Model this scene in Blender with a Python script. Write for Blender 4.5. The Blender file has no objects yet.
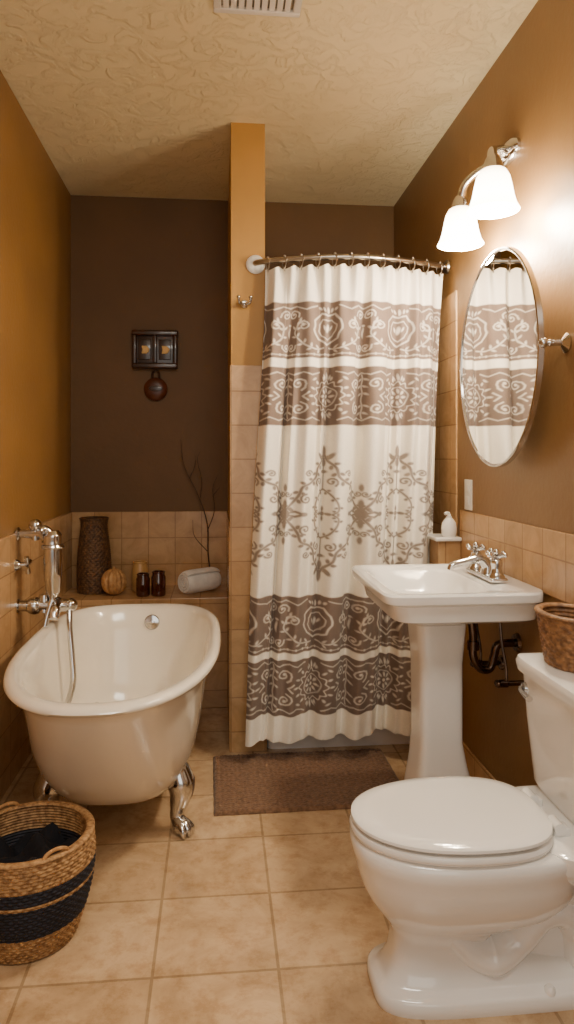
import bpy, bmesh, math, random
import numpy as np
from mathutils import Vector, Matrix, noise as mnoise
random.seed(7); np.random.seed(7)
pi=math.pi
sc=bpy.context.scene
COL=sc.collection

# ------------------------------------------------------------------ colour / material helpers
def lin(c):
    return tuple(((v/255)/12.92 if v/255<=0.04045 else ((v/255+0.055)/1.055)**2.4) for v in c)
def C(c): 
    l=lin(c); return (l[0],l[1],l[2],1)
def newmat(name):
    m=bpy.data.materials.new(name); m.use_nodes=True
    nt=m.node_tree; b=nt.nodes['Principled BSDF']
    return m,nt,b
def mat(name,c,rough=.5,metal=0,nscale=8,namt=.12,bump=0,bscale=60,c2=None,coat=0,spec=None,sheen=0,bdist=.002):
    m,nt,b=newmat(name); N=nt.nodes; L=nt.links
    tc=N.new('ShaderNodeTexCoord')
    no=N.new('ShaderNodeTexNoise'); no.inputs['Scale'].default_value=nscale; no.inputs['Detail'].default_value=4
    L.new(tc.outputs['Object'],no.inputs['Vector'])
    cr=N.new('ShaderNodeValToRGB'); a=lin(c)
    if c2: e=lin(c2); lo=a; hi=e
    else: lo=tuple(v*(1-namt) for v in a); hi=tuple(min(1,v*(1+namt)) for v in a)
    cr.color_ramp.elements[0].position=.35; cr.color_ramp.elements[1].position=.65
    cr.color_ramp.elements[0].color=(*lo,1); cr.color_ramp.elements[1].color=(*hi,1)
    L.new(no.outputs['Fac'],cr.inputs['Fac']); L.new(cr.outputs['Color'],b.inputs['Base Color'])
    b.inputs['Roughness'].default_value=rough; b.inputs['Metallic'].default_value=metal
    if coat: b.inputs['Coat Weight'].default_value=coat; b.inputs['Coat Roughness'].default_value=.05
    if sheen: b.inputs['Sheen Weight'].default_value=sheen
    if bump:
        n2=N.new('ShaderNodeTexNoise'); n2.inputs['Scale'].default_value=bscale; n2.inputs['Detail'].default_value=5
        L.new(tc.outputs['Object'],n2.inputs['Vector'])
        bp=N.new('ShaderNodeBump'); bp.inputs['Strength'].default_value=bump; bp.inputs['Distance'].default_value=bdist
        L.new(n2.outputs['Fac'],bp.inputs['Height']); L.new(bp.outputs['Normal'],b.inputs['Normal'])
    return m
def tilemat(name,size,off,cA,cB,grout,mort=.003,rough=.35,nscale=9,bump=.5,lo=(.66,.6,.53),hi=(1.12,1.1,1.06),fine=0):
    m,nt,b=newmat(name); N=nt.nodes; L=nt.links
    g=N.new('ShaderNodeNewGeometry'); sp=N.new('ShaderNodeSeparateXYZ'); L.new(g.outputs['Position'],sp.inputs[0])
    sn=N.new('ShaderNodeSeparateXYZ'); L.new(g.outputs['True Normal'],sn.inputs[0])
    def absgt(o):
        a=N.new('ShaderNodeMath'); a.operation='ABSOLUTE'; L.new(o,a.inputs[0])
        c=N.new('ShaderNodeMath'); c.operation='GREATER_THAN'; c.inputs[1].default_value=.5; L.new(a.outputs[0],c.inputs[0]); return c.outputs[0]
    def mix(f,a_,b_):
        k=N.new('ShaderNodeMix'); k.data_type='FLOAT'; L.new(f,k.inputs[0]); L.new(a_,k.inputs[2]); L.new(b_,k.inputs[3]); return k.outputs[0]
    u=mix(absgt(sn.outputs[0]),sp.outputs[0],sp.outputs[1])
    v=mix(absgt(sn.outputs[2]),sp.outputs[2],sp.outputs[1])
    cb=N.new('ShaderNodeCombineXYZ'); L.new(u,cb.inputs[0]); L.new(v,cb.inputs[1])
    ad=N.new('ShaderNodeVectorMath'); ad.operation='ADD'; ad.inputs[1].default_value=(off[0],off[1],0); L.new(cb.outputs[0],ad.inputs[0])
    br=N.new('ShaderNodeTexBrick'); br.offset=0; br.squash=1
    br.inputs['Scale'].default_value=1; br.inputs['Brick Width'].default_value=size; br.inputs['Row Height'].default_value=size
    br.inputs['Mortar Size'].default_value=mort; br.inputs['Mortar Smooth'].default_value=.3; br.inputs['Bias'].default_value=0
    br.inputs['Color1'].default_value=C(cA); br.inputs['Color2'].default_value=C(cB); br.inputs['Mortar'].default_value=C(grout)
    L.new(ad.outputs[0],br.inputs['Vector'])
    no=N.new('ShaderNodeTexNoise'); no.inputs['Scale'].default_value=nscale; no.inputs['Detail'].default_value=9; no.inputs['Roughness'].default_value=.66; no.inputs['Distortion'].default_value=.8
    L.new(g.outputs['Position'],no.inputs['Vector'])
    cr=N.new('ShaderNodeValToRGB'); cr.color_ramp.elements[0].position=.34; cr.color_ramp.elements[0].color=(*lo,1)
    cr.color_ramp.elements[1].position=.62; cr.color_ramp.elements[1].color=(*hi,1)
    L.new(no.outputs['Fac'],cr.inputs['Fac'])
    mx=N.new('ShaderNodeMix'); mx.data_type='RGBA'; mx.blend_type='MULTIPLY'; mx.inputs[0].default_value=1
    L.new(br.outputs['Color'],mx.inputs[6]); L.new(cr.outputs['Color'],mx.inputs[7])
    out=mx.outputs[2]
    if fine:
        n3=N.new('ShaderNodeTexNoise'); n3.inputs['Scale'].default_value=fine; n3.inputs['Detail'].default_value=8; n3.inputs['Roughness'].default_value=.75
        L.new(g.outputs['Position'],n3.inputs['Vector'])
        c3=N.new('ShaderNodeValToRGB'); c3.color_ramp.elements[0].position=.38; c3.color_ramp.elements[0].color=(.78,.70,.62,1); c3.color_ramp.elements[1].position=.52; c3.color_ramp.elements[1].color=(1,1,1,1)
        L.new(n3.outputs['Fac'],c3.inputs['Fac'])
        m3=N.new('ShaderNodeMix'); m3.data_type='RGBA'; m3.blend_type='MULTIPLY'; m3.inputs[0].default_value=.8
        L.new(out,m3.inputs[6]); L.new(c3.outputs['Color'],m3.inputs[7]); out=m3.outputs[2]
    L.new(out,b.inputs['Base Color'])
    b.inputs['Roughness'].default_value=rough
    mm=N.new('ShaderNodeMath'); mm.operation='MULTIPLY_ADD'; mm.inputs[1].default_value=-1; L.new(br.outputs['Fac'],mm.inputs[0])
    sc2=N.new('ShaderNodeMath'); sc2.operation='MULTIPLY'; sc2.inputs[1].default_value=.25; L.new(no.outputs['Fac'],sc2.inputs[0]); L.new(sc2.outputs[0],mm.inputs[2])
    bp=N.new('ShaderNodeBump'); bp.inputs['Strength'].default_value=bump; bp.inputs['Distance'].default_value=.003
    L.new(mm.outputs[0],bp.inputs['Height']); L.new(bp.outputs['Normal'],b.inputs['Normal'])
    return m

M={}
M['paint']=mat('brown_wall_paint',(142,104,54),.55,nscale=3,namt=.06,bump=.25,bscale=45,bdist=.004)
M['paint_part']=mat('ochre_partition_paint',(172,126,52),.5,nscale=3,namt=.06,bump=.25,bscale=45,bdist=.004)
M['paint_shaded']=mat('shaded_brown_wall_paint',(106,75,38),.6,nscale=3,namt=.07,bump=.25,bscale=45,bdist=.004)  # same brown paint, darkened: the alcove's dimmer light is put into the colour
M['paint_right']=mat('tan_brown_wall_paint',(134,100,58),.42,nscale=3,namt=.06,bump=.25,bscale=45,bdist=.004)
def ceilmat():
    m,nt,b=newmat('textured_ceiling'); N=nt.nodes; L=nt.links
    tc=N.new('ShaderNodeTexCoord'); no=N.new('ShaderNodeTexNoise'); no.inputs['Scale'].default_value=11; no.inputs['Detail'].default_value=7; no.inputs['Roughness'].default_value=.6; no.inputs['Distortion'].default_value=1.2
    L.new(tc.outputs['Object'],no.inputs['Vector'])
    cr=N.new('ShaderNodeValToRGB'); cr.color_ramp.elements[0].position=.46; cr.color_ramp.elements[1].position=.56
    L.new(no.outputs['Fac'],cr.inputs['Fac'])
    bp=N.new('ShaderNodeBump'); bp.inputs['Strength'].default_value=.6; bp.inputs['Distance'].default_value=.007
    L.new(cr.outputs['Color'],bp.inputs['Height']); L.new(bp.outputs['Normal'],b.inputs['Normal'])
    b.inputs['Base Color'].default_value=C((238,224,182)); b.inputs['Roughness'].default_value=.8
    return m
M['ceil']=ceilmat()
M['floor']=tilemat('floor_tile',.317,(-.153+.317*6,-2.43+.317*10),(208,180,144),(197,168,132),(168,142,110),mort=.0048,rough=.16,nscale=5,bump=.25,lo=(.74,.69,.63),hi=(1.03,1.02,1.0),fine=14)
M['tile']=tilemat('wall_tile',.15,(.093+1.5,.06+.15),(200,162,116),(190,151,105),(164,128,90),mort=.003,rough=.24,nscale=8,lo=(.80,.76,.71),hi=(1.04,1.03,1.02),bump=.4)
M['porc']=mat('white_porcelain',(242,239,234),.10,nscale=2,namt=.015,coat=.6)
M['tubm']=mat('cream_enamel',(240,231,214),.14,nscale=2,namt=.02,coat=.5)
M['chrome']=mat('polished_chrome',(208,207,206),.12,1,nscale=3,namt=.03)
M['nickel']=mat('brushed_nickel',(176,168,158),.28,1,nscale=12,namt=.06)
M['mirror']=mat('mirror_silver',(235,235,232),.015,1,nscale=2,namt=.005)
M['white']=mat('white_plastic',(234,230,222),.35,nscale=3,namt=.02)
M['black']=mat('dark_bronze_pipe',(104,86,74),.2,1,nscale=20,namt=.2)
M['terry']=mat('white_terry',(244,240,232),.95,nscale=30,namt=.06,bump=.9,bscale=260,sheen=.4,bdist=.004)
M['navy']=mat('navy_cloth',(12,13,22),.9,nscale=20,namt=.25,bump=.6,bscale=120)
M['darkwick']=mat('dark_wicker',(66,44,26),.6,nscale=60,c2=(112,78,46),bump=.5,bscale=150)
M['litewick']=mat('pale_rattan',(166,120,72),.6,nscale=40,c2=(204,158,104),bump=.4,bscale=120)
M['brownwick']=mat('brown_wicker',(100,68,42),.55,nscale=60,c2=(154,112,72),bump=.5,bscale=150)
M['wood']=mat('dark_wood',(40,22,12),.3,nscale=14,c2=(72,40,20),bump=.2,bscale=80,coat=.3)
M['redwood']=mat('reddish_wood',(76,36,18),.35,nscale=14,c2=(104,52,26),bump=.2,bscale=80)
M['bone']=mat('carved_amber_cream',(240,196,124),.5,nscale=20,namt=.1)
M['twig']=mat('dry_twig',(84,62,40),.8,nscale=40,namt=.3,bump=.4)
M['amber']=mat('amber_glass',(66,22,10),.08,nscale=8,namt=.2,coat=1)
M['pale']=mat('pale_wax',(206,160,98),.4,nscale=10,namt=.1,coat=.3)
M['mat']=mat('brown_woven_mat',(92,66,46),.95,nscale=70,c2=(126,94,68),bump=.7,bscale=300,sheen=.15,bdist=.003)
M['soap']=mat('white_ceramic',(240,236,228),.2,nscale=3,namt=.02,coat=.4)
M['shadow']=mat('vent_throat_shadow',(150,140,124),.8)  # grey tone painted in for the shade behind the vent slats
def basketmat():
    m,nt,b=newmat('banded_seagrass'); N=nt.nodes; L=nt.links
    tc=N.new('ShaderNodeTexCoord'); sp=N.new('ShaderNodeSeparateXYZ'); L.new(tc.outputs['Object'],sp.inputs[0])
    no=N.new('ShaderNodeTexNoise'); no.inputs['Scale'].default_value=80; no.inputs['Detail'].default_value=3; L.new(tc.outputs['Object'],no.inputs['Vector'])
    def ramp(c1,c2):
        r=N.new('ShaderNodeValToRGB'); r.color_ramp.elements[0].position=.35; r.color_ramp.elements[1].position=.65
        r.color_ramp.elements[0].color=C(c1); r.color_ramp.elements[1].color=C(c2); L.new(no.outputs['Fac'],r.inputs['Fac']); return r
    tan=ramp((120,84,48),(182,142,94)); nv=ramp((10,11,20),(26,27,42))
    z=N.new('ShaderNodeMath'); z.operation='MULTIPLY'; z.inputs[1].default_value=2.5; L.new(sp.outputs[2],z.inputs[0])
    rr=N.new('ShaderNodeValToRGB'); rr.color_ramp.interpolation='CONSTANT'
    e=rr.color_ramp.elements; e[0].position=0; e[0].color=(0,0,0,1); e[1].position=.185; e[1].color=(1,1,1,1)
    for p,c in ((.40,0),(.423,1),(.51,0)):
        k=e.new(p); k.color=(c,c,c,1)
    L.new(z.outputs[0],rr.inputs['Fac'])
    mx=N.new('ShaderNodeMix'); mx.data_type='RGBA'; L.new(rr.outputs['Color'],mx.inputs[0]); L.new(tan.outputs['Color'],mx.inputs[6]); L.new(nv.outputs['Color'],mx.inputs[7])
    L.new(mx.outputs[2],b.inputs['Base Color']); b.inputs['Roughness'].default_value=.7
    bp=N.new('ShaderNodeBump'); bp.inputs['Strength'].default_value=.5; bp.inputs['Distance'].default_value=.002; L.new(no.outputs['Fac'],bp.inputs['Height']); L.new(bp.outputs['Normal'],b.inputs['Normal'])
    return m
M['basket']=basketmat()
def shademat():
    m,nt,b=newmat('frosted_glass_shade'); N=nt.nodes; L=nt.links
    b.inputs['Base Color'].default_value=C((250,240,220)); b.inputs['Roughness'].default_value=.25
    tc=N.new('ShaderNodeTexCoord'); sp=N.new('ShaderNodeSeparateXYZ'); L.new(tc.outputs['Generated'],sp.inputs[0])
    cr=N.new('ShaderNodeValToRGB'); e=cr.color_ramp.elements
    e[0].position=0; e[0].color=(1,.84,.62,1); e[1].position=1; e[1].color=(.35,.25,.15,1)
    k=e.new(.35); k.color=(1,.9,.74,1); k=e.new(.75); k.color=(.9,.72,.5,1)
    L.new(sp.outputs[2],cr.inputs['Fac']); L.new(cr.outputs['Color'],b.inputs['Emission Color']); b.inputs['Emission Strength'].default_value=19
    return m
M['shade']=shademat()
m,nt,b=newmat('bulb_glow'); b.inputs['Emission Color'].default_value=(1,.88,.7,1); b.inputs['Emission Strength'].default_value=60; M['bulb']=m

# ------------------------------------------------------------------ geometry helpers (world coordinates)
class G:
    def __init__(s,V=None,F=None): s.V=V or []; s.F=F or []
    def __add__(s,o):
        n=len(s.V); return G(s.V+o.V,s.F+[tuple(i+n for i in f) for f in o.F])
    def tf(s,mtx): return G([tuple(mtx@Vector(v)) for v in s.V],s.F)
def loft(rings,cap0=True,cap1=True,closed=True,wrap=False):
    V=[];F=[];n=len(rings[0])
    for r in rings: V+= [tuple(p) for p in r]
    R=len(rings)
    for j in range(R if wrap else R-1):
        j2=(j+1)%R
        for i in range(n if closed else n-1):
            k=(i+1)%n
            F.append((j*n+i,j*n+k,j2*n+k,j2*n+i))
    if not wrap:
        if cap0: F.append(tuple(reversed(range(n))))
        if cap1: F.append(tuple(range((R-1)*n,R*n)))
    return G(V,F)
def sup(cx,cy,a,b,z,n=2.5,N=64):
    out=[]
    for i in range(N):
        t=2*pi*i/N; c=math.cos(t); s=math.sin(t)
        out.append((cx+a*math.copysign(abs(c)**(2/n),c),cy+b*math.copysign(abs(s)**(2/n),s),z))
    return out
def rect(x0,x1,y0,y1,z,n=6,N=64): return sup((x0+x1)/2,(y0+y1)/2,(x1-x0)/2,(y1-y0)/2,z,n,N)
def lathe(prof,c=(0,0,0),N=48,cap=True,k=0):
    rings=[]
    for p in prof:
        r,z=p[0],p[1]; amp=p[2] if len(p)>2 else 0; ph=p[3] if len(p)>3 else 0
        rings.append([(c[0]+(r+amp*math.cos(k*2*pi*i/N+ph))*math.cos(2*pi*i/N),c[1]+(r+amp*math.cos(k*2*pi*i/N+ph))*math.sin(2*pi*i/N),c[2]+z) for i in range(N)])
    return loft(rings,cap,cap)
def catmull(P,sub=8):
    P=[Vector(p) for p in P]; out=[]
    Q=[P[0]*2-P[1]]+P+[P[-1]*2-P[-2]]
    for i in range(1,len(Q)-2):
        a,b,c,d=Q[i-1],Q[i],Q[i+1],Q[i+2]
        for s in range(sub):
            t=s/sub
            out.append(.5*((2*b)+(-a+c)*t+(2*a-5*b+4*c-d)*t*t+(-a+3*b-3*c+d)*t**3))
    out.append(P[-1]); return out
def tube(P,r,n=14,sub=8,smooth=True):
    m=len(P)
    pts=catmull(P,sub) if (smooth and m>2) else [Vector(p) for p in P]
    K=len(pts)
    if isinstance(r,(int,float)): rad=[r]*K
    else:
        rad=[]
        for i in range(K):
            f=i/(K-1)*(len(r)-1); a=int(min(f,len(r)-2)); rad.append(r[a]+(r[a+1]-r[a])*(f-a))
    t0=(pts[1]-pts[0]).normalized(); up=Vector((0,0,1)) if abs(t0.z)<.9 else Vector((1,0,0))
    nrm=(up-t0*up.dot(t0)).normalized(); rings=[]
    for i in range(K):
        t=(pts[min(i+1,K-1)]-pts[max(i-1,0)]).normalized()
        nrm=(nrm-t*nrm.dot(t)).normalized(); bn=t.cross(nrm)
        rings.append([tuple(pts[i]+(nrm*math.cos(2*pi*k/n)+bn*math.sin(2*pi*k/n))*rad[i]) for k in range(n)])
    return loft(rings)
def box(x0,x1,y0,y1,z0,z1,bev=0,seg=3):
    bm=bmesh.new(); bmesh.ops.create_cube(bm,size=1)
    for v in bm.verts: v.co=Vector(((x0+x1)/2+v.co.x*(x1-x0),(y0+y1)/2+v.co.y*(y1-y0),(z0+z1)/2+v.co.z*(z1-z0)))
    if bev: bmesh.ops.bevel(bm,geom=list(bm.edges),offset=bev,segments=seg,profile=.5,affect='EDGES')
    bm.verts.index_update()
    g=G([tuple(v.co) for v in bm.verts],[tuple(v.index for v in f.verts) for f in bm.faces]); bm.free(); return g
def ball(c,r,sx=1,sy=1,sz=1,n=24,m=14):
    rings=[]
    for j in range(m+1):
        ph=-pi/2+pi*j/m; ph=max(min(ph,pi/2-.02),-pi/2+.02)
        rings.append([(c[0]+r*sx*math.cos(ph)*math.cos(2*pi*i/n),c[1]+r*sy*math.cos(ph)*math.sin(2*pi*i/n),c[2]+r*sz*math.sin(ph)) for i in range(n)])
    return loft(rings)
def disc(c,axis,prof,N=32):
    g=lathe(prof,N=N); q=Vector((0,0,1)).rotation_difference(Vector(axis)).to_matrix().to_4x4()
    return g.tf(Matrix.Translation(Vector(c))@q)
def torus(c,axis,R,r,N=28,n=8):
    rings=[]
    for i in range(N):
        t=2*pi*i/N
        rings.append([((R+r*math.cos(2*pi*k/n))*math.cos(t),(R+r*math.cos(2*pi*k/n))*math.sin(t),r*math.sin(2*pi*k/n)) for k in range(n)])
    q=Vector((0,0,1)).rotation_difference(Vector(axis)).to_matrix().to_4x4()
    return loft(rings,wrap=True).tf(Matrix.Translation(Vector(c))@q)
W={}
def meta(o,label=None,category=None,kind=None,group=None):
    if label: o['label']=label
    if category: o['category']=category
    if kind: o['kind']=kind
    if group: o['group']=group
def thing(name,base,label,category,group=None):
    o=bpy.data.objects.new(name,None); o.location=base; o.empty_display_size=.05; COL.objects.link(o); W[o.name]=Vector(base)
    meta(o,label,category,None,group); return o
def mk(name,g,mt,parent=None,label=None,category=None,kind=None,group=None,base=None,angle=38,smooth=True):
    if base is None:
        a=np.array(g.V); base=((a[:,0].min()+a[:,0].max())/2,(a[:,1].min()+a[:,1].max())/2,a[:,2].min())
    if kind=='structure' : base=(0,0,0)
    base=Vector(base)
    me=bpy.data.meshes.new(name); me.from_pydata([tuple(Vector(v)-base) for v in g.V],[],g.F); me.validate(); 
    bm=bmesh.new(); bm.from_mesh(me); bmesh.ops.recalc_face_normals(bm,faces=bm.faces); bm.to_mesh(me); bm.free()
    me.update()
    if smooth:
        me.shade_smooth(); me.set_sharp_from_angle(angle=math.radians(angle))
    o=bpy.data.objects.new(name,me); COL.objects.link(o); me.materials.append(M[mt] if isinstance(mt,str) else mt)
    W[o.name]=base
    if parent: o.parent=parent; o.location=base-W[parent.name]
    else: o.location=base
    meta(o,label,category,kind,group); return o
def struct(name,g,mt,label): return mk(name,g,mt,kind='structure',label=label,category=name.split('_')[0],smooth=False)

# ------------------------------------------------------------------ room shell
XL,XR,YB,H=-.826,1.03,4.10,2.776
YF=-.9
struct('floor',box(XL-.1,XR+.1,YF,YB+.1,-.1,0),'floor','beige stone-look square floor tiles')
struct('ceiling',box(XL-.1,XR+.1,YF,YB+.1,H,H+.1),'ceil','cream knockdown-textured ceiling')
struct('wall_left',box(XL-.1,XL,YF,YB+.1,0,H),'paint','golden brown painted wall above tile')
struct('wall_right',box(XR,XR+.1,YF,YB+.1,0,H),'paint_right','warm brown painted wall with lamp and mirror')
struct('wall_back',box(XL,XR,YB,YB+.1,0,H),'paint_shaded','brown painted wall of the tub alcove, its shade put into the colour')
struct('wall_partition',box(.057,.207,3.14,YB,0,H),'paint_part','narrow golden brown partition between tub and shower')
T=.008; tt=.99
def tilebox(n,a,lab): struct('trim_%d'%n,box(*a,.0025,2),'tile',lab)
tilebox(1,(XL,XL+T,YF,YB,0,tt),'tan ceramic tile wainscot beside the tub')
tilebox(2,(XL+T,.057,YB-T,YB,0,tt),'tan ceramic tile wainscot behind the ledge')
tilebox(3,(.052,.215,3.14-T,3.14,0,1.705),'tan ceramic tile facing on partition end')
tilebox(4,(.057-T,.057,3.14,YB-T,0,tt),'tan ceramic tile on partition side')
tilebox(5,(.207,.207+T,3.14,YB-T,0,2.02),'tan ceramic tile inside shower')
tilebox(6,(.207+T,XR-T,YB-T,YB,0,2.02),'tan ceramic tile on shower back wall')
tilebox(7,(XR-T,XR,2.98,YB-T,0,2.02),'tan ceramic tile on shower side wall')
tilebox(8,(XR-T,XR,YF,2.93,.87,1.075),'tan ceramic tile backsplash band along wall')
tilebox(9,(XR-T,XR,YF,2.93,0,.1),'tan ceramic tile skirting under the sink')
tilebox(10,(XL+T,.057-T,3.70,YB-T,0,.57),'tiled ledge at the end of the tub')
tilebox(11,(.925,XR-T,2.92,3.05,0,.945),'tiled stub ledge at the shower edge')
struct('trim_12',box(.908,XR-T,2.90,3.06,.945,.962,.005,2),'soap','cream ceramic cap on the stub ledge')
mk('shower_tray',loft([rect(.217,1.02,3.15,4.08,0,30),rect(.217,1.02,3.15,4.08,.1,30),rect(.222,1.015,3.155,4.075,.11,30),rect(.27,.97,3.24,4.02,.11,12),rect(.29,.95,3.26,4.0,.04,10)],True,True),'porc',label='white shower tray with raised threshold behind curtain',category='shower tray')

# ceiling vent
v=thing('ceiling_vent',(.127,2.2,H-.02),'white slotted metal air vent grille on the ceiling','vent')
fr=box(-.015,.27,2.06,2.085,H-.014,H-.001,.003)+box(-.015,.27,2.325,2.35,H-.014,H-.001,.003)+box(-.015,.01,2.085,2.325,H-.014,H-.001,.003)+box(.245,.27,2.085,2.325,H-.014,H-.001,.003)
mk('frame',fr,'white',v)
sl=G()
for i in range(9): 
    x=.028+i*.025; sl=sl+box(x-.011,x+.007,2.085,2.325,H-.012,H-.008)
sl=sl+box(.01,.245,2.2,2.212,H-.015,H-.006)
mk('grille',sl,'white',v)
mk('opening_shadow',box(.01,.245,2.085,2.325,H-.003,H-.0005),'shadow',v)  # thin sheet coloured as the shaded gap between slats

# ------------------------------------------------------------------ bathtub
cx=-.352
tub=thing('bathtub',(cx,2.67,0),'cream enamel clawfoot bathtub with rolled rim and chrome feet','bathtub')
S=[(.118,.10,2.6,3.0),(.12,.165,2.47,3.10),(.130,.195,2.43,3.13),(.155,.225,2.385,3.165),(.20,.252,2.33,3.20),(.27,.274,2.26,3.23),(.36,.291,2.18,3.255),(.46,.306,2.105,3.285),(.54,.317,2.045,3.31),
   (.574,.326,2.025,3.325),(.583,.345,2.0,3.345),(.591,.358,1.972,3.365),(.602,.363,1.96,3.371),(.612,.359,1.967,3.366),(.618,.348,1.988,3.353),(.619,.336,2.008,3.338),(.612,.325,2.03,3.322),
   (.595,.314,2.055,3.308),(.50,.298,2.11,3.282),(.40,.281,2.18,3.25),(.30,.262,2.26,3.22),(.22,.237,2.335,3.185),(.175,.20,2.41,3.14),(.155,.15,2.48,3.08),(.15,.05,2.6,2.95)]
def tubring(z,w,y0,y1,N=96):
    out=[]; cy=y0+(y1-y0)*.56
    for i in range(N):
        t=2*pi*i/N; c=math.cos(t); s=math.sin(t); nlow=3.1 if z<.3 else (2.35 if z>.5 else 3.1-(z-.3)/.2*.75)
        n=nlow if s<0 else 3.2
        b=(cy-y0) if s<0 else (y1-cy)
        out.append((cx+w*math.copysign(abs(c)**(2/n),c),cy+b*math.copysign(abs(s)**(2/n),s),z))
    return out
mk('basin',loft([tubring(*s) for s in S]),'tubm',tub,angle=80)
for sx in (-1,1):
    for yy,dy in ((2.50,-1),(3.05,1)):
        bx=cx+sx*(.205 if dy<0 else .16)
        P=[(bx-sx*.01,yy+.0,.26),(bx+sx*.008,yy+dy*.008,.21),(bx+sx*.022,yy+dy*.015,.15),(bx+sx*.010,yy+dy*.012,.09),(bx+sx*.006,yy+dy*.014,.055),(bx+sx*.02,yy+dy*.03,.033)]
        g=tube(P,[.016,.042,.050,.036,.025,.024,.030],n=18)
        for k in (-1,0,1):
            ang=math.atan2(dy*.8,sx)+k*.5
            dx_,dy_=math.cos(ang),math.sin(ang); c0=Vector((bx+sx*.012,yy+dy*.022,.034))
            g=g+tube([tuple(c0),(c0.x+dx_*.022,c0.y+dy_*.022,.038),(c0.x+dx_*.042,c0.y+dy_*.042,.024),(c0.x+dx_*.050,c0.y+dy_*.050,.005)],[.018,.017,.014,.006],n=12)
        g=g+ball((bx+sx*.02,yy+dy*.03,.026),.026)
        mk('foot',g,'chrome',tub,label='chrome claw foot')
mk('overflow_cover',disc((-.30,3.292,.545),(0,-1,.15),[(.001,.0),(.034,.0),(.034,.006),(.03,.010),(.012,.012),(.010,.018),(.001,.019)]),'chrome',tub,label='round chrome overflow plate')
mk('drain',disc((cx,2.95,.149),(0,0,1),[(.001,0),(.028,0),(.028,.004),(.015,.006),(.001,.003)]),'chrome',tub)

# tub filler on left wall
xw=XL+T
fa=thing('tub_faucet',(xw,3.0,.68),'chrome wall-mounted tub filler with hand shower and hose','faucet')
flp=[(.001,0),(.028,0),(.028,.005),(.022,.010),(.014,.014),(.001,.014)]
mk('wall_flange',disc((xw,3.0,.69),(1,0,0),flp),'chrome',fa)
mk('wall_flange',disc((xw,3.0,.985),(1,0,0),flp),'chrome',fa)
mk('body',tube([(xw,3.0,.69),(-.72,3.0,.69),(-.61,3.0,.69)],[.020,.028,.026])+ball((-.75,3.0,.69),.036)+ball((-.665,3.0,.69),.036)+ball((-.605,3.0,.69),.028)+tube([(-.71,3.0,.665),(-.71,3.0,.735)],[.026,.020],smooth=False),'chrome',fa)
mk('spout',tube([(-.655,3.0,.695),(-.652,2.96,.70),(-.65,2.92,.69),(-.65,2.90,.655)],[.022,.020,.019,.021]),'chrome',fa)
mk('cradle',tube([(xw,3.0,.985),(-.76,3.0,.985),(-.72,2.99,.985),(-.70,2.98,.96)],[.016,.020,.018,.018])+torus((-.672,2.975,.935),(0,0,1),.038,.009)+ball((-.745,2.995,1.02),.026)+tube([(-.745,2.995,.96),(-.745,2.995,1.03)],.016,smooth=False),'chrome',fa)
mk('hand_shower',tube([(-.673,2.975,1.0),(-.672,2.976,.975),(-.672,2.977,.94),(-.672,2.98,.84),(-.672,2.985,.745)],[.024,.037,.036,.038,.037,.028],n=22)+disc((-.672,2.985,.747),(0,0,-1),[(.001,0),(.025,0),(.017,.022),(.001,.022)])+tube([(-.68,2.975,.985),(-.70,2.968,1.005),(-.715,2.96,1.0)],[.018,.017,.021],n=14),'chrome',fa,label='thick upright chrome hand shower')
g=disc((xw,2.98,.86),(1,0,0),[(.001,0),(.024,0),(.020,.01),(.012,.02),(.012,.05),(.001,.052)])
for a_ in range(4):
    t=a_*pi/2+.3; g=g+tube([(xw+.045,2.98,.86),(xw+.045,2.98+.036*math.cos(t),.86+.036*math.sin(t))],[.007,.011],smooth=False)
mk('handle',g,'chrome',fa,label='chrome cross handle')
mk('hose',tube([(-.672,2.985,.728),(-.695,2.95,.62),(-.695,2.91,.50),(-.680,2.89,.40),(-.64,2.885,.315),(-.60,2.89,.315),(-.575,2.90,.40),(-.585,2.93,.50),(-.60,2.96,.60),(-.607,2.99,.67)],.012,n=10,sub=12),'chrome',fa,label='flexible chrome hose')

# ------------------------------------------------------------------ items on the ledge
def weave(prof,c,rows,k,amp,bulge,N=160,thick=.01,subs=4,rimr=.007):
    P=[(.002,prof(0)[1])]
    P.append((prof(0)[0]*.96,prof(0)[1]))
    for j in range(rows):
        for s in range(subs):
            f=(j+(s+.5)/subs)/rows; r,z=prof(f); q=math.sin(pi*(s+.5)/subs)
            P.append((r+bulge*q,z,amp*q,pi*(j%2)))
    r1,z1=prof(1)
    for s in range(9):
        a=pi*s/8
        P.append((r1-thick/2+(rimr+thick/2)*math.cos(a),z1+rimr*math.sin(a)+.002))
    for j in range(rows*2,-1,-1):
        r,z=prof(j/(rows*2)); P.append((r-thick-(.0 if j%2 else .003),max(z,prof(0)[1]+.008)))
    P.append((.002,prof(0)[1]+.008))
    return lathe(P,c,N=N,k=k)
zl=.57
def pr(f): return (.070+.020*math.sin(pi*min(1,.25+.8*f))-.006*f+.008*max(0,f-.88)/.12, .395*f)
mk('wicker_vase',weave(pr,(-.668,3.93,zl),34,22,.0028,.0024,N=176),'darkwick',label='tall dark brown wicker vase on tiled ledge',category='vase')
rings=[]
for j in range(21):
    ph=-pi/2+pi*j/20; ph=max(min(ph,pi/2-.05),-pi/2+.05)
    rings.append([((.064*math.cos(ph))*(1+.06*math.cos(14*2*pi*i/112))*math.cos(2*pi*i/112)-.548,(.064*math.cos(ph))*(1+.06*math.cos(14*2*pi*i/112))*math.sin(2*pi*i/112)+3.83,zl+.070+.070*math.sin(ph)) for i in range(112)])
mk('rattan_ball',loft(rings)+tube([(-.548,3.83,zl+.134),(-.546,3.83,zl+.15)],[.008,.006],smooth=False),'litewick',label='pale rattan ribbed ball on tiled ledge',category='decorative ball')
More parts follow.
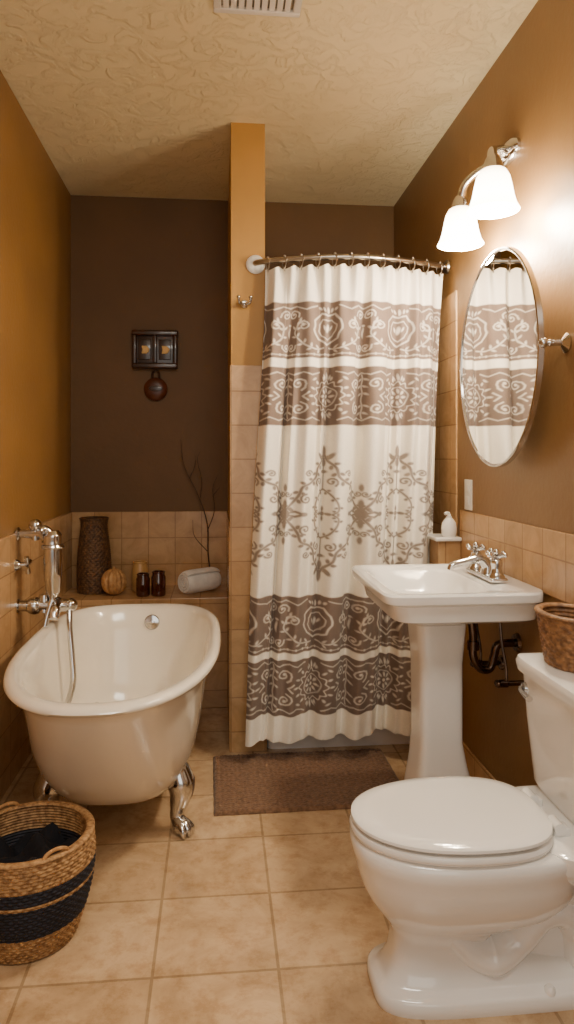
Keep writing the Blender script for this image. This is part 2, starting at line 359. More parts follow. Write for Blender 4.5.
def jar(x,y,r,h,mt,label,cat,nm):
    t=thing(nm,(x,y,zl),label,cat)
    mk('body',lathe([(.001,0),(r*.9,0),(r,.006),(r,h*.8),(r*.86,h*.88),(r*.86,h),(r*.78,h),(r*.78,h*.5),(.001,h*.5)],(x,y,zl),32),mt,t)
    mk('rim',torus((x,y,zl+h),(0,0,1),r*.84,.004),mt,t)
    return t
jar(-.392,3.79,.036,.115,'amber','dark amber glass candle jar on tiled ledge','candle jar','candle_jar')
jar(-.312,3.79,.038,.125,'amber','dark amber glass candle jar on tiled ledge','candle jar','candle_jar')
jar(-.425,3.95,.045,.155,'pale','pale honey-coloured candle jar behind amber jars','candle jar','candle_jar')
def spiral(r0,r1,turns,th,N=150):
    outp=[];inn=[]
    for i in range(N):
        f=i/(N-1); a=2*pi*turns*f; r=r0+(r1-r0)*f
        outp.append((r*math.cos(a),r*math.sin(a))); inn.append(((r-th)*math.cos(a),(r-th)*math.sin(a)))
    return outp+inn[::-1]
sp_=spiral(.014,.068,3.2,.0125)
rings=[]
for j in range(21):
    f=j/20; x=-.11+.22*f; s=1-.16*(abs(f-.5)*2)**8
    rings.append([(x,p[0]*s,p[1]*s) for p in sp_])
Mx=Matrix.Translation((-.095,3.83,zl+.067))@Matrix.Rotation(.70,4,'Z')@Matrix.Rotation(1.0,4,'X')
mk('rolled_towel',loft(rings).tf(Mx),'terry',label='white rolled terry towel on tiled ledge',category='towel')
g=tube([(-.03,4.02,zl+.003),(-.055,4.02,.75),(-.06,4.03,.92),(-.11,4.04,1.08),(-.19,4.05,1.25),(-.21,4.05,1.4)],[.004,.004,.0035,.003,.0025,.001],n=8)
for P in ([(-.06,4.02,.88),(-.02,4.02,1.0),(-.03,4.03,1.12),(.0,4.03,1.2)],[(-.1,4.04,1.07),(-.09,4.0,1.17),(-.115,4.0,1.28),(-.1,4.0,1.33)],[(-.06,4.02,.77),(-.13,3.98,.86),(-.14,3.98,.95)],[(-.16,4.04,1.18),(-.13,4.03,1.25),(-.125,4.03,1.31)],[(-.03,4.02,1.08),(.01,4.0,1.13)]):
    g=g+tube(P,[.0025,.002,.001],n=6)
mk('dried_branch',g,'twig',label='thin dry branches standing against the alcove wall',category='branch')

# ------------------------------------------------------------------ wall decor on back wall
yb=YB-.001
d=thing('wall_rack',(-.355,yb,1.80),'small dark carved wooden wall rack with two panels','wall decoration')
mk('frame',box(-.47,-.24,yb-.03,yb,1.82,1.99,.006)+box(-.485,-.225,yb-.055,yb,1.985,2.015,.008)+box(-.482,-.228,yb-.055,yb,1.80,1.83,.008)+box(-.367,-.343,yb-.046,yb,1.83,1.99,.005)+box(-.482,-.455,yb-.05,yb,1.82,1.99,.008)+box(-.255,-.228,yb-.05,yb,1.82,1.99,.008),'wood',d)
for x in (-.411,-.299):
    mk('panel',box(x-.034,x+.034,yb-.038,yb-.03,1.85,1.965,.003),'wood',d)
    mk('carving',loft([[(x+(.020+.006*math.cos(3*t))*k*math.cos(t),yb-.038-q,1.905+(.030+.008*math.cos(2*t))*k*math.sin(t)) for t in np.linspace(0,2*pi,30,endpoint=False)] for q,k in ((-.001,1),(.006,.95),(.01,.6))]),'bone',d,label='small amber cream carved figure')
r=thing('wall_plaque',(-.352,yb,1.62),'small round reddish wooden plaque hung below rack','wall decoration')
mk('disc',disc((-.352,yb,1.685),(0,-1,0),[(.001,0),(.060,0),(.066,.006),(.066,.016),(.058,.024),(.03,.030),(.001,.032)]),'redwood',r)
mk('hanger',tube([(-.37,yb-.012,1.735),(-.37,yb-.012,1.775),(-.352,yb-.012,1.79),(-.334,yb-.012,1.775),(-.334,yb-.012,1.735)],.007,n=8),'wood',r)
mk('emblem',loft([[(-.352+.040*k*math.cos(t),yb-.024-q,1.688+.018*k*math.sin(t)) for t in np.linspace(0,2*pi,24,endpoint=False)] for q,k in ((0,1),(.010,.9),(.012,.5))]),'wood',r)

# ------------------------------------------------------------------ curtain rod, hook, curtain
def rody(x):
    t=max(0,min(1,(x-.165)/(XR-T-.165))); return 3.095-.12*math.sin(pi*t)
ZR=2.15
rod=thing('curtain_rod',(.6,3.1,ZR),'brushed metal curved shower curtain rod','curtain rod')
pts=[(.165,3.135,ZR),(.165,3.11,ZR)]+[(x,rody(x),ZR) for x in np.linspace(.2,XR-T,14)]
mk('rod',tube(pts,.012,n=16,sub=5),'nickel',rod)
mk('flange',disc((.165,3.139,ZR),(0,-1,0),[(.001,0),(.040,0),(.042,.006),(.034,.016),(.018,.022),(.001,.022)]),'white',rod,label='round white end flange')
mk('flange',disc((XR-T,rody(1.02),ZR),(-1,0,0),[(.001,0),(.032,0),(.030,.008),(.016,.018),(.001,.018)]),'nickel',rod)
hk=thing('robe_hook',(.115,3.14,1.97),'small chrome double robe hook on the partition','hook')
mk('plate',disc((.115,3.139,1.975),(0,-1,0),[(.001,0),(.02,0),(.018,.006),(.009,.01),(.009,.03),(.001,.031)]),'chrome',hk)
for sx in (-1,1):
    mk('prong',tube([(.115,3.115,1.975),(.115+sx*.016,3.10,1.965),(.115+sx*.024,3.085,1.972),(.115+sx*.026,3.08,1.99)],[.006,.005,.005,.007],n=10)+ball((.115+sx*.026,3.08,1.993),.009),'chrome',hk)

NA,NB=460,800
a=np.linspace(0,1,NA)[None,:].repeat(NB,0); bb=np.linspace(0,1,NB)[:,None].repeat(NA,1)
ztop,zbot=2.122,.09
right=.994-.085*bb**1.3; left=.205-.085*bb**1.1
xx=left+(right-left)*a
ry=3.095-.12*np.sin(pi*np.clip((xx-.165)/(.857),0,1))
y0=ry*(1-bb**.8)+2.995*bb**.8
topw=np.exp(-bb*5)
ph=.6+1.3*bb+1.9*np.sin(4.2*a+.8*bb)+.8*np.sin(11*a+bb)
f1=np.sin(2*pi*11.5*a+1.0); f2=np.sin(2*pi*5.6*a+ph); f3=np.sin(2*pi*13*a+3*bb+2.4*np.sin(7*a))
f2s=np.sign(f2)*np.abs(f2)**.7
ampv=.85+.5*np.sin(9*a+2.2+bb)*np.sin(3*a+1)
f3w=.35+.65*np.abs(np.sin(5*a+1.3*bb))
yy=y0+.018*topw*f1+(1-topw)*(.062*f2s*ampv+.019*f3*f3w)*(1.0-.42*bb**2)
xx=xx+(1-topw)*.016*np.cos(2*pi*5.6*a+ph)*(1-.4*bb)
xx=np.minimum(xx,1.005)
zz=ztop+(zbot-ztop)*bb
zz+= (-.010*np.abs(np.sin(pi*11.5*a+.5)))*np.exp(-bb*25)+ bb**6*(.035*a+.006*np.sin(2*pi*3.1*a))
yy=3.108-np.log1p(np.exp((3.108-yy)*90))/90
yy=np.minimum(yy,3.11)
# ---- printed pattern computed on the cloth's own coordinates
U=252+190*a+1.5*np.sin(bb*9); Vv=265+473*bb
def sm(d,w): return np.clip((w-d)/1.1+.5,0,1)
class Pat:
    def __init__(s,x,y): s.x=x;s.y=y;s.o=np.zeros_like(x)
    def add(s,v): s.o=np.maximum(s.o,v)
    def dot(s,cx_,cy_,r,sx=1,sy=1,ang=0):
        dx=s.x-cx_;dy=s.y-cy_; c,q=math.cos(ang),math.sin(ang)
        s.add(sm(np.hypot((dx*c+dy*q)/sx,(-dx*q+dy*c)/sy),r))
    def ring(s,cx_,cy_,r,w): s.add(sm(np.abs(np.hypot(s.x-cx_,s.y-cy_)-r),w))
    def line(s,P,w):
        d=np.full_like(s.x,1e3)
        n=len(P)-1
        for i in range(n):
            (x0,y0_),(x1,y1)=P[i],P[i+1]; ex,ey=x1-x0,y1-y0_; L2=ex*ex+ey*ey+1e-9
            t=np.clip(((s.x-x0)*ex+(s.y-y0_)*ey)/L2,0,1)
            ww=w if isinstance(w,(int,float)) else w[0]+(w[1]-w[0])*i/n
            d=np.minimum(d,np.hypot(s.x-x0-t*ex,s.y-y0_-t*ey)-ww)
        s.add(sm(d,0.0))
    def spiral(s,cx_,cy_,r0,a0,turns,w=.8,sgn=1):
        P=[]
        for i in range(15):
            f=i/14; r=r0*(1-.8*f); P.append((cx_+r*math.cos(a0+sgn*2*pi*turns*f),cy_+r*math.sin(a0+sgn*2*pi*turns*f)))
        s.line(P,(w,w*.7)); s.dot(P[-1][0],P[-1][1],1.3)
    def vine(s,P,w,n,L,lw=1.1):
        Q=[Vector((p[0],p[1],0)) for p in P]; Q=catmull([tuple(q) for q in Q],4)
        s.line([(q.x,q.y) for q in Q],w)
        for k in range(n):
            i=int((k+.7)/n*(len(Q)-2)); p=Q[i]; t=(Q[i+1]-Q[i]); an=math.atan2(t.y,t.x)
            for sg in (-1,1):
                aa=an+sg*.95; c_=(p.x+L*.6*math.cos(aa),p.y+L*.6*math.sin(aa)); s.dot(c_[0],c_[1],lw,L*.42/lw*1.0,1,aa)
def rows(v0,v1):
    r0=int((v0-265)/473*(NB-1)); r1=int((v1-265)/473*(NB-1))+1; return r0,r1
brown=np.zeros_like(a)
for (v0,v1) in ((302,358),(367,425),(594,650),(657,712)):
    brown=np.maximum(brown,np.clip(Vv-v0+.5,0,1)*np.clip(v1-Vv+.5,0,1))
light=np.zeros_like(a)
def band(c,ph_,style):
    r0,r1=rows(c-28,c+28); u=U[r0:r1]; v_=Vv[r0:r1]
    P_=76; px=((u-318-ph_+P_/2)%P_)-P_/2; py=v_-c
    px=px+.5*np.sin(py*.45); ax=np.abs(px)
    p=Pat(ax,py); rr=np.hypot(px,py); th=np.arctan2(py,px)
    if style==0:
        p.add(sm(np.abs(rr-(14.5+1.3*np.cos(12*th))),.55)); p.add(sm(np.abs(rr-10),.35))
        for k in range(8): p.dot(6.2*math.cos(k*pi/4),6.2*math.sin(k*pi/4),1.2,1.9,1,k*pi/4)
        p.dot(0,0,1.6)
        for k in range(-3,4): p.dot(18.5*math.cos(k*.42),18.5*math.sin(k*.42),1.0,1.8,1,k*.42)
        p.dot(0,-20,1.3,1,2.6); p.dot(4,-19,1.0,1,2.4,.5); p.dot(0,20,1.3,1,2.6); p.dot(4,19,1.0,1,2.4,-.5)
        p.spiral(28,-12,6.5,pi*.6,1.4,.6); p.spiral(28,12,6.5,-pi*.6,1.4,.6,-1)
        p.line([(21,-4),(25,0),(21,4)],.55); p.vine([(38,-22),(38,-8),(38,8),(38,22)],.5,5,5,.8)
        p.line([(10,-24),(18,-21),(24,-24),(32,-21),(38,-24)],.45); p.line([(10,24),(18,21),(24,24),(32,21),(38,24)],.45)
        p.dot(16,-17,.9,2.2,1,.6); p.dot(16,17,.9,2.2,1,-.6)
    elif style==1:
        p.line([(0,-14),(8,-16),(14,-9),(15,0),(11,9),(0,15)],.7); p.line([(0,-9),(6,-10),(10,-5),(10,1),(7,6),(0,10)],.45)
        p.dot(0,-1,1.4,1.6,2.6); p.dot(4.5,-2,1.0,1,2.4,.5); p.dot(0,-19,1.5,1,2); p.dot(5,-20,1.1,1,2,.5); p.dot(9,-21,1,1,1.7,.8)
        p.vine([(4,18),(14,19),(23,14),(30,5),(29,-5),(23,-9)],.55,6,4.5,.8)
        p.spiral(24,-4,6,pi*.2,1.3,.6,-1); p.spiral(33,-15,5.5,pi*.9,1.4,.55)
        p.spiral(34,17,4.8,-pi*.9,1.3,.55,-1); p.dot(38,2,1.2,1,4); p.dot(38,-5,1,1.6,1)
        p.line([(0,24.5),(38,24.5)],.35); p.line([(12,-24),(22,-20),(30,-24),(38,-22)],.45)
        for k in range(7): p.dot(3+6*k,24.5,1.0)
    light[r0:r1]=np.maximum(light[r0:r1],p.o*(np.abs(py)<26.5))
band(330,0,1); band(396,2,0); band(622,0,1); band(684.5,0,0)
cen=np.zeros_like(a)
r0,r1=rows(444,584); u=U[r0:r1]; v_=Vv[r0:r1]
P_=77; px=((u-320+P_/2)%P_)-P_/2; py=v_-513; ax=np.abs(px); ay=np.abs(py)
p=Pat(ax,ay)
# the lattice line joins its neighbour column half way between the motifs
p.vine([(0,62),(4,53),(10,46),(12,37),(18,31),(25,27),(28,18),(33,10),(38.5,3)],1.2,8,5.6,1.55)
p.spiral(7,32,4.6,-pi*.3,1.2,.9); p.spiral(22,15,5,pi*.5,1.25,.95,-1); p.spiral(20,40,3.6,pi*.9,1.2,.8,-1); p.spiral(36,20,3.2,pi,1.1,.75)
p.dot(0,62,2.5,1,2.6); p.dot(6,57,2.0,1,2.3,-.7); p.dot(0,51,2.2,1.2,2); p.dot(0,42,1.8,2.2,1); p.line([(0,60),(0,24)],.8)
p.line([(38.5,0),(30,2.5),(24,0)],1.2); p.dot(24,0,2.2,1.6,1)
p.vine([(0,25),(6,20),(11,12),(12,4),(8,0)],.9,4,3.6,1.2)
p.dot(0,0,2.4)
for k in range(4): p.dot(4.8*math.cos(k*pi/2),4.8*math.sin(k*pi/2),1.5,1.9,1,k*pi/2)
p.dot(38.5,0,4.8,1,1.1); p.dot(38.5,9,2,1,2.8); p.dot(33.5,4.5,1.7,2,1,.7); p.dot(38.5,26,1.6,1,2.4)
cen[r0:r1]=p.o
rng=np.random.rand(NB,NA)
bm_=np.clip(brown*(1-.72*light)+cen*.86,0,1)
cream=np.array(lin((240,232,217))); br=np.array(lin((116,98,87)))
colr=cream[None,None,:]*(1-bm_[...,None])+br[None,None,:]*bm_[...,None]
colr*= (.94+.09*rng[...,None])
me=bpy.data.meshes.new('fabric')
V=np.stack([xx,yy,zz],-1).reshape(-1,3); base=np.array([.6,3.05,.08])
idx=np.arange(NA*NB).reshape(NB,NA)
F=np.stack([idx[:-1,:-1],idx[:-1,1:],idx[1:,1:],idx[1:,:-1]],-1).reshape(-1,4)
me.vertices.add(len(V)); me.vertices.foreach_set('co',(V-base).astype(np.float32).ravel())
me.loops.add(F.size); me.loops.foreach_set('vertex_index',F.ravel().astype(np.int32))
me.polygons.add(len(F)); me.polygons.foreach_set('loop_start',(np.arange(len(F))*4).astype(np.int32))
me.update(calc_edges=True)
ca=me.color_attributes.new('pattern','FLOAT_COLOR','POINT')
cc=np.ones((NA*NB,4),np.float32); cc[:,:3]=colr.reshape(-1,3); ca.data.foreach_set('color',cc.ravel())
me.shade_smooth()
m,nt,b=newmat('printed_curtain_fabric'); at=nt.nodes.new('ShaderNodeAttribute'); at.attribute_name='pattern'
no=nt.nodes.new('ShaderNodeTexNoise'); no.inputs['Scale'].default_value=400; tc=nt.nodes.new('ShaderNodeTexCoord'); nt.links.new(tc.outputs['Object'],no.inputs['Vector'])
bp=nt.nodes.new('ShaderNodeBump'); bp.inputs['Strength'].default_value=.25; bp.inputs['Distance'].default_value=.001
nt.links.new(no.outputs['Fac'],bp.inputs['Height']); nt.links.new(bp.outputs['Normal'],b.inputs['Normal'])
nt.links.new(at.outputs['Color'],b.inputs['Base Color']); b.inputs['Roughness'].default_value=.85; b.inputs['Sheen Weight'].default_value=.08
me.materials.append(m)
cur=thing('shower_curtain',tuple(base),'white fabric shower curtain with taupe patterned bands on curved rod','shower curtain')
fo=bpy.data.objects.new('fabric',me); COL.objects.link(fo); fo.parent=cur
for i in range(12):
    x=.215+i*(.98-.215)/11; y=rody(x)
    mk('curtain_ring',torus((x,y,ZR-.012),(1,.2,0),.026,.0028,N=24,n=6)+ball((x,y-.012,ZR+.012),.006,n=10,m=6)+tube([(x,y-.004,ZR-.036),(x,y-.006,ZR-.05)],.003,n=6,smooth=False),'nickel',cur)

# ------------------------------------------------------------------ bath mat
NX,NY=190,130; V=[];F=[]
for j in range(NY):
    for i in range(NX):
        f=i/(NX-1); q=j/(NY-1); x=-.37+.74*f; y=-.25+.5*q
        e=min(f,1-f)*.74; e2=min(q,1-q)*.5; ed=min(1,min(e,e2)/.008)
        z=(.004+.008*ed)+ed*.004*abs(math.sin(x*pi/.018))*abs(math.sin(y*pi/.016+(.9 if int((x+1)/.018)%2 else 0)))+.002*ed*mnoise.noise(Vector((x*60,y*60,0)))
        V.append((x+.0008*math.sin(y*90),y+.0008*math.sin(x*90),z))
for j in range(NY-1):
    for i in range(NX-1): k=j*NX+i; F.append((k,k+1,k+NX+1,k+NX))
bd=[i for i in range(NX)]+[j*NX+NX-1 for j in range(1,NY)]+[(NY-1)*NX+i for i in range(NX-2,-1,-1)]+[j*NX for j in range(NY-2,0,-1)]
n0=len(V)
for k in bd: V.append((V[k][0],V[k][1],.0005))
for i in range(len(bd)): j=(i+1)%len(bd); F.append((bd[i],n0+i,n0+j,bd[j]))
F.append(tuple(range(n0,n0+len(bd))))
mk('bath_mat',G(V,F).tf(Matrix.Translation((.352,2.835,0))@Matrix.Rotation(.012,4,'Z')),'mat',label='brown textured woven bath mat before the shower',category='bath mat')

# ------------------------------------------------------------------ pedestal sink
sk=thing('pedestal_sink',(.76,2.41,0),'white porcelain pedestal sink with chrome two-handle faucet','sink')
x0,x1,ya,yb2=.505,XR-T-.003,2.10,2.72
R=[]
R.append(rect(.66,.84,2.31,2.51,.735,6)); R.append(rect(.62,.93,2.24,2.58,.765,6)); R.append(rect(.565,x1,2.16,2.66,.778,8))
R.append(rect(.55,x1,2.145,2.675,.786,9)); R.append(rect(.535,x1,2.128,2.692,.838,10)); R.append(rect(.53,x1,2.12,2.70,.842,10))
R.append(rect(.508,x1,2.102,2.718,.85,12)); R.append(rect(x0,x1,ya,yb2,.856,12)); R.append(rect(x0,x1,ya,yb2,.874,12)); R.append(rect(.511,x1,2.106,2.714,.881,12))
R.append(rect(.535,x1-.02,2.125,2.695,.881,10)); R.append(rect(.555,.875,2.15,2.67,.874,5)); R.append(rect(.565,.865,2.165,2.655,.86,4)); R.append(rect(.59,.85,2.2,2.62,.80,3.2)); R.append(rect(.63,.82,2.27,2.55,.765,2.6)); R.append(rect(.70,.76,2.38,2.44,.758,2))
mk('basin',loft(R),'porc',sk)
mk('pedestal',loft([rect(.64,.90,2.27,2.55,0,5),rect(.64,.90,2.27,2.55,.03,5),rect(.655,.885,2.285,2.535,.055,5),rect(.66,.87,2.30,2.52,.16,5),rect(.675,.845,2.318,2.502,.25,6),rect(.682,.83,2.325,2.495,.33,6),rect(.68,.83,2.325,2.495,.6,6),rect(.668,.84,2.312,2.508,.735,6)]),'porc',sk)
mk('drain',disc((.73,2.41,.757),(0,0,1),[(.001,0),(.022,0),(.022,.004),(.001,.005)]),'chrome',sk)
fc=mk('faucet',box(.905,.965,2.285,2.535,.879,.895,.007)+tube([(.94,2.41,.89),(.938,2.41,.92),(.91,2.41,.942),(.86,2.41,.934),(.815,2.41,.922),(.805,2.41,.905)],[.026,.021,.016,.013,.012,.011],n=16)+tube([(.955,2.41,.89),(.955,2.41,.965)],.005,smooth=False)+ball((.955,2.41,.972),.010),'chrome',sk,label='chrome low-spout centerset faucet')
for y in (2.315,2.505):
    g=disc((.935,y,.89),(0,0,1),[(.001,0),(.028,0),(.028,.008),(.021,.018),(.016,.035),(.020,.05),(.018,.062),(.010,.068),(.001,.07)])
    for k in range(4):
        t=k*pi/2+.5; g=g+tube([(.935,y,.962),(.935+.034*math.cos(t),y+.034*math.sin(t),.972)],[.006,.007],n=10,smooth=False)+ball((.935+.036*math.cos(t),y+.036*math.sin(t),.973),.009,n=12,m=8)
    g=g+ball((.935,y,.98),.011)
    mk('handle',g,'chrome',fc,label='chrome cross handle')
xe=XR-.002
mk('drain_pipe',tube([(.86,2.36,.765),(.87,2.36,.69),(.87,2.36,.62),(.895,2.36,.575),(.93,2.36,.575),(.945,2.36,.62),(.96,2.36,.655),(xe,2.36,.66)],.014,n=14)+disc((xe,2.36,.66),(-1,0,0),[(.001,0),(.034,0),(.028,.01),(.001,.01)])+disc((.87,2.36,.64),(0,0,1),[(.001,0),(.020,0),(.020,.03),(.001,.03)]),'black',sk,label='dark bronze drain trap')
for y in (2.27,2.50):
    g=disc((xe,y,.55),(-1,0,0),[(.001,0),(.026,0),(.022,.008),(.009,.012),(.009,.07),(.013,.075),(.013,.1),(.001,.1)])+tube([(.95,y,.55),(.95,y,.60),(.94,y+.01,.68),(.935,y+.02,.77)],.005,n=8)+ball((.92,y,.55),.018,.5,1,.7)
    mk('supply_valve',g,'black',sk,label='dark bronze shutoff valve')

sd=thing('soap_dispenser',(.978,2.94,.9625),'small white ceramic soap bottle on tiled stub','soap dispenser')
mk('bottle',lathe([(.001,0),(.026,0),(.031,.01),(.033,.035),(.029,.058),(.018,.074),(.012,.080),(.012,.086),(.001,.086)],(.978,2.94,.9625),32),'soap',sd)
mk('pump',tube([(.978,2.94,1.046),(.978,2.94,1.058)],.008,smooth=False)+tube([(.978,2.94,1.060),(.966,2.935,1.062),(.958,2.932,1.058)],.007,n=10),'soap',sd)
ls=thing('outlet_plate',(XR,2.84,1.08),'white electrical outlet plate above the tile band','outlet')
mk('plate',box(XR-.006,XR,2.80,2.88,1.082,1.207,.002),'white',ls)
for z in (1.102,1.152): mk('socket',box(XR-.009,XR-.006,2.823,2.857,z,z+.035,.001),'white',ls)

# ------------------------------------------------------------------ mirror
mi=thing('mirror',(.95,2.35,1.26),'oval pivoting wall mirror with chrome rim','mirror')
mc=(2.355,1.637); ma,mb=.342,.37
def mring(x,k): return [(x,mc[0]+(ma+k)*math.cos(2*pi*i/96),mc[1]+(mb+k)*math.sin(2*pi*i/96)) for i in range(96)]
mk('glass',loft([mring(.945,-.008),mring(.955,-.008)]),'mirror',mi,smooth=False)
mk('rim',loft([mring(.9475,-.009),mring(.942,-.009),mring(.940,-.004),mring(.942,.001),mring(.958,.002),mring(.962,-.004),mring(.962,-.05)],False,True),'chrome',mi,label='thin chrome rim')
for y in (mc[0]-ma-.002,mc[0]+ma+.002):
    g=disc((XR-.001,y,1.637),(-1,0,0),[(.001,0),(.028,0),(.03,.006),(.018,.014),(.009,.02),(.009,.06),(.001,.062)])+ball((.955,y,1.637),.015)+ball((.975,y,1.637),.011)
    mk('bracket',g,'chrome',mi,label='chrome pivot bracket')

# ------------------------------------------------------------------ wall lamp
la=thing('wall_lamp',(XR,2.41,2.36),'chrome wall lamp with two glowing frosted bell shades','wall lamp')
mk('backplate',loft([[(XR-q,2.42+.085*math.cos(t)*k,2.375+.04*math.sin(t)*k) for t in np.linspace(0,2*pi,48,endpoint=False)] for q,k in ((.001,1),(.012,1),(.02,.9),(.026,.6))]),'chrome',la)
sh=[(.885,2.22,2.24),(.885,2.53,2.222)]
mk('arm',tube([(XR-.02,2.40,2.375),(.98,2.37,2.365),(.93,2.31,2.335),(.895,2.25,2.30),(.885,2.22,2.25)],[.014,.013,.013,.016,.020],n=14),'chrome',la)
mk('arm',tube([(XR-.02,2.44,2.37),(.98,2.45,2.35),(.93,2.48,2.325),(.895,2.51,2.29),(.885,2.53,2.235)],[.014,.012,.012,.014,.018],n=14),'chrome',la)
mk('knob',disc((XR-.02,2.42,2.375),(-1,0,0),[(.001,0),(.018,0),(.013,.012),(.018,.025),(.014,.038),(.001,.042)]),'chrome',la)
for (x,y,z) in sh:
    mk('socket_cap',lathe([(.001,.035),(.018,.033),(.026,.02),(.033,.0),(.036,-.012),(.001,-.012)],(x,y,z),28),'chrome',la)
    pf=[(.03,-.008),(.042,-.016),(.053,-.036),(.060,-.066),(.066,-.098),(.074,-.125),(.084,-.144),(.081,-.145),(.071,-.124),(.063,-.097),(.057,-.066),(.050,-.037),(.039,-.019),(.028,-.012)]
    mk('lamp_shade',lathe(pf,(x,y,z),40,cap=False),'shade',la,label='glowing frosted glass bell shade')
    mk('bulb',ball((x,y,z-.085),.025,1,1,1.25),'bulb',la)
    ld=bpy.data.lights.new('lamp_light','POINT'); ld.energy=35; ld.color=(1,.85,.64); ld.shadow_soft_size=.05
    lo=bpy.data.objects.new('lamp_light',ld); COL.objects.link(lo); lo.parent=la; lo.location=Vector((x+.045,y,z-.175))-W[la.name]

# ------------------------------------------------------------------ toilet
yc=1.715
to=thing('toilet',(.7,yc,0),'white two-piece toilet with closed lid against wall','toilet')
def tr(x0,x1,w,z,n=2.6,N=72):
    out=[]; xm=x0+(x1-x0)*.5
    for i in range(N):
        t=2*pi*i/N; c=math.cos(t); s=math.sin(t)
        nn=n if c<0 else max(n,3.4)
        out.append((xm+(x1-x0)/2*math.copysign(abs(c)**(2/nn),c),yc+w*math.copysign(abs(s)**(2/nn),s),z))
    return out
bowl=loft([tr(.375,.985,.120,0,4),tr(.372,.985,.123,.010,4),tr(.374,.985,.122,.030,4),tr(.380,.982,.117,.037,4),tr(.392,.97,.098,.042,4),tr(.402,.965,.086,.050,4),tr(.418,.78,.072,.085,3.6),tr(.425,.66,.068,.125,3.2),tr(.422,.68,.076,.155,3),tr(.408,.76,.100,.18,2.8),tr(.385,.82,.128,.208,2.6),tr(.362,.85,.150,.24,2.5),tr(.346,.865,.166,.275,2.4),tr(.336,.865,.176,.31,2.35),tr(.331,.87,.181,.335,2.35),tr(.327,.875,.185,.345,2.35),tr(.325,.88,.187,.36,2.35),tr(.325,.88,.187,.375,2.35),tr(.335,.87,.177,.3835,2.35)])
trap=tube([(.54,yc,.17),(.60,yc,.115),(.66,yc,.092),(.725,yc,.120),(.785,yc,.185),(.845,yc,.195),(.89,yc,.14),(.905,yc,.035)],[.04,.050,.056,.048,.050,.056,.056,.064],n=24,sub=10)
trap=G([(v[0],yc+(v[1]-yc)*1.75,v[2]) for v in trap.V],trap.F)
web=loft([rect(.60,.97,yc-.045,yc+.045,.03,5),rect(.60,.97,yc-.045,yc+.045,.34,5)])
deck=loft([rect(.80,1.0,yc-.075,yc+.075,.20,5),rect(.79,1.015,yc-.10,yc+.10,.27,5),rect(.77,1.018,yc-.165,yc+.165,.325,5),rect(.76,1.018,yc-.182,yc+.182,.35,5),rect(.76,1.018,yc-.184,yc+.184,.385,5),rect(.775,1.012,yc-.172,yc+.172,.3925,5)])
mk('bowl',bowl+trap+web,'porc',to,angle=60)
mk('tank_deck',deck,'porc',to,angle=60)
def egg(x0,x1,w,z): 
    out=[];N=80
    for i in range(N):
        t=2*pi*i/N; c=math.cos(t); s=math.sin(t); nn=2.15 if c<0 else 2.8
        xm=x0+(x1-x0)*.56; a_=(xm-x0) if c<0 else (x1-xm)
        out.append((xm+a_*math.copysign(abs(c)**(2/nn),c),yc+w*math.copysign(abs(s)**(2/nn),s),z-.020))
    return out
mk('seat',loft([egg(.335,.80,.178,.405),egg(.325,.805,.186,.409),egg(.322,.806,.189,.418),egg(.326,.80,.185,.425),egg(.36,.77,.15,.427)],True,True),'porc',to,label='white toilet seat ring',angle=50)
mk('lid',loft([egg(.345,.79,.170,.4305),egg(.330,.80,.180,.432),egg(.326,.805,.184,.436),egg(.327,.804,.183,.442),egg(.337,.796,.175,.4465),egg(.37,.77,.15,.450),egg(.45,.72,.09,.4525),egg(.56,.63,.02,.453)]),'porc',to,label='closed white toilet lid',angle=50)
for s in (-1,1):
    mk('hinge',tube([(.812,yc+s*.05,.412),(.812,yc+s*.095,.412)],.014,smooth=False)+box(.80,.84,yc+s*.073-.018,yc+s*.073+.018,.390,.412,.004),'porc',to)
    mk('bolt_cap',lathe([(.001,.016),(.008,.015),(.013,.009),(.014,0),(.001,0)],(.78,yc+s*.106,.036),20),'porc',to)
mk('tank',loft([rect(.875,1.01,yc-.185,yc+.185,.390,7),rect(.866,1.012,yc-.20,yc+.20,.41,7),rect(.852,1.015,yc-.215,yc+.215,.58,8),rect(.845,1.015,yc-.225,yc+.225,.702,8)]),'porc',to)
mk('tank_lid',loft([rect(.843,1.018,yc-.228,yc+.228,.701,8),rect(.833,1.019,yc-.238,yc+.238,.706,8),rect(.830,1.019,yc-.242,yc+.242,.728,8),rect(.835,1.018,yc-.236,yc+.236,.741,8),rect(.855,1.0,yc-.21,yc+.21,.746,8)]),'porc',to)
mk('flush_lever',disc((.849,yc+.18,.66),(-1,0,0),[(.001,0),(.016,0),(.014,.008),(.001,.009)])+tube([(.835,yc+.18,.66),(.828,yc+.16,.658),(.828,yc+.11,.653)],[.007,.006,.009],n=10),'chrome',to,label='chrome flush lever')

def pb(f): return (.066+.024*f,.135*f)
g=weave(pb,(0,0,0),12,18,.002,.0025,N=144)
g=G([(v[0]*.88,v[1]*1.25,v[2]) for v in g.V],g.F).tf(Matrix.Translation((.935,1.81,.7465)))
mk('wicker_basket',g,'brownwick',label='small brown wicker basket on toilet tank lid',category='basket')

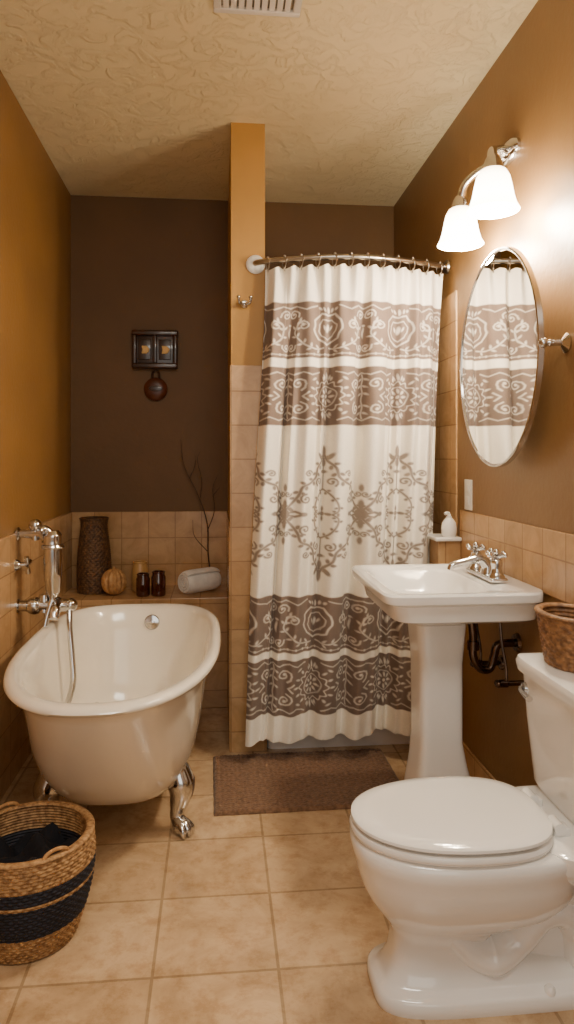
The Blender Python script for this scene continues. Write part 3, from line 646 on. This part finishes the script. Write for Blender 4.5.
bx,by=-.515,2.0
bt=thing('woven_basket',(bx,by,0),'round seagrass basket with navy bands beside the tub','basket')
def pB(f): return (.122+.052*math.sin(pi*min(1,f*.62+.02)),.27*f+.002)
mk('body',weave(pB,(bx,by,0),32,46,.0014,.0032,N=322,thick=.012,rimr=.006),'basket',bt,base=(bx,by,0))
for s in (-1,1):
    an=-.9 if s>0 else 2.2
    c_=Vector((bx+.162*math.cos(an),by+.162*math.sin(an),.262)); tg=Vector((-math.sin(an),math.cos(an),0))
    P=[tuple(c_-tg*.035),tuple(c_-tg*.028+Vector((0,0,.022))),tuple(c_+Vector((0,0,.030))),tuple(c_+tg*.028+Vector((0,0,.022))),tuple(c_+tg*.035)]
    mk('handle',tube(P,.005,n=8),'litewick',bt,label='small rope loop handle')
rings=[]
for j in range(20):
    f=j/19; r_=.002+.146*f
    rings.append([(bx+r_*math.cos(2*pi*i/60),by+r_*math.sin(2*pi*i/60),.205+.085*mnoise.noise(Vector((r_*13*math.cos(2*pi*i/60),r_*13*math.sin(2*pi*i/60),3)))-.01*f*f) for i in range(60)])
rings.append([(bx+(p[0]-bx)*.77,by+(p[1]-by)*.77,.03) for p in rings[-1]])
mk('folded_cloth',loft(rings[::-1]),'navy',label='dark navy towel heaped inside the woven basket',category='towel')

# ------------------------------------------------------------------ lighting
def area(name,loc,rot,sx,sy,e,c):
    l=bpy.data.lights.new(name,'AREA'); l.shape='RECTANGLE'; l.size=sx; l.size_y=sy; l.energy=e; l.color=c
    o=bpy.data.objects.new(name,l); o.location=loc; o.rotation_euler=rot; COL.objects.link(o); return o
area('high_fill',(.1,.6,2.7),(math.radians(18),0,0),.9,.6,28,(1,.93,.81))  # added fill high behind the view, no lamp fitting modelled
area('rear_fill',(.1,-.85,1.5),(math.radians(90),0,0),1.4,1.8,13,(1,.95,.87))  # added fill at the open rear end, stands for no real source
w=bpy.data.worlds.new('world'); sc.world=w; w.use_nodes=True
w.node_tree.nodes['Background'].inputs[0].default_value=(1,.93,.82,1); w.node_tree.nodes['Background'].inputs[1].default_value=.36

# ------------------------------------------------------------------ camera
cam=bpy.data.cameras.new('camera'); co=bpy.data.objects.new('camera',cam); COL.objects.link(co)
co.location=(0,0,1.30); co.rotation_euler=(math.radians(90),0,-math.atan(69/710))
cam.lens=710/1024*36; cam.sensor_width=36; cam.sensor_fit='AUTO'; cam.shift_y=-(512-457)/1024; cam.clip_start=.05
sc.camera=co
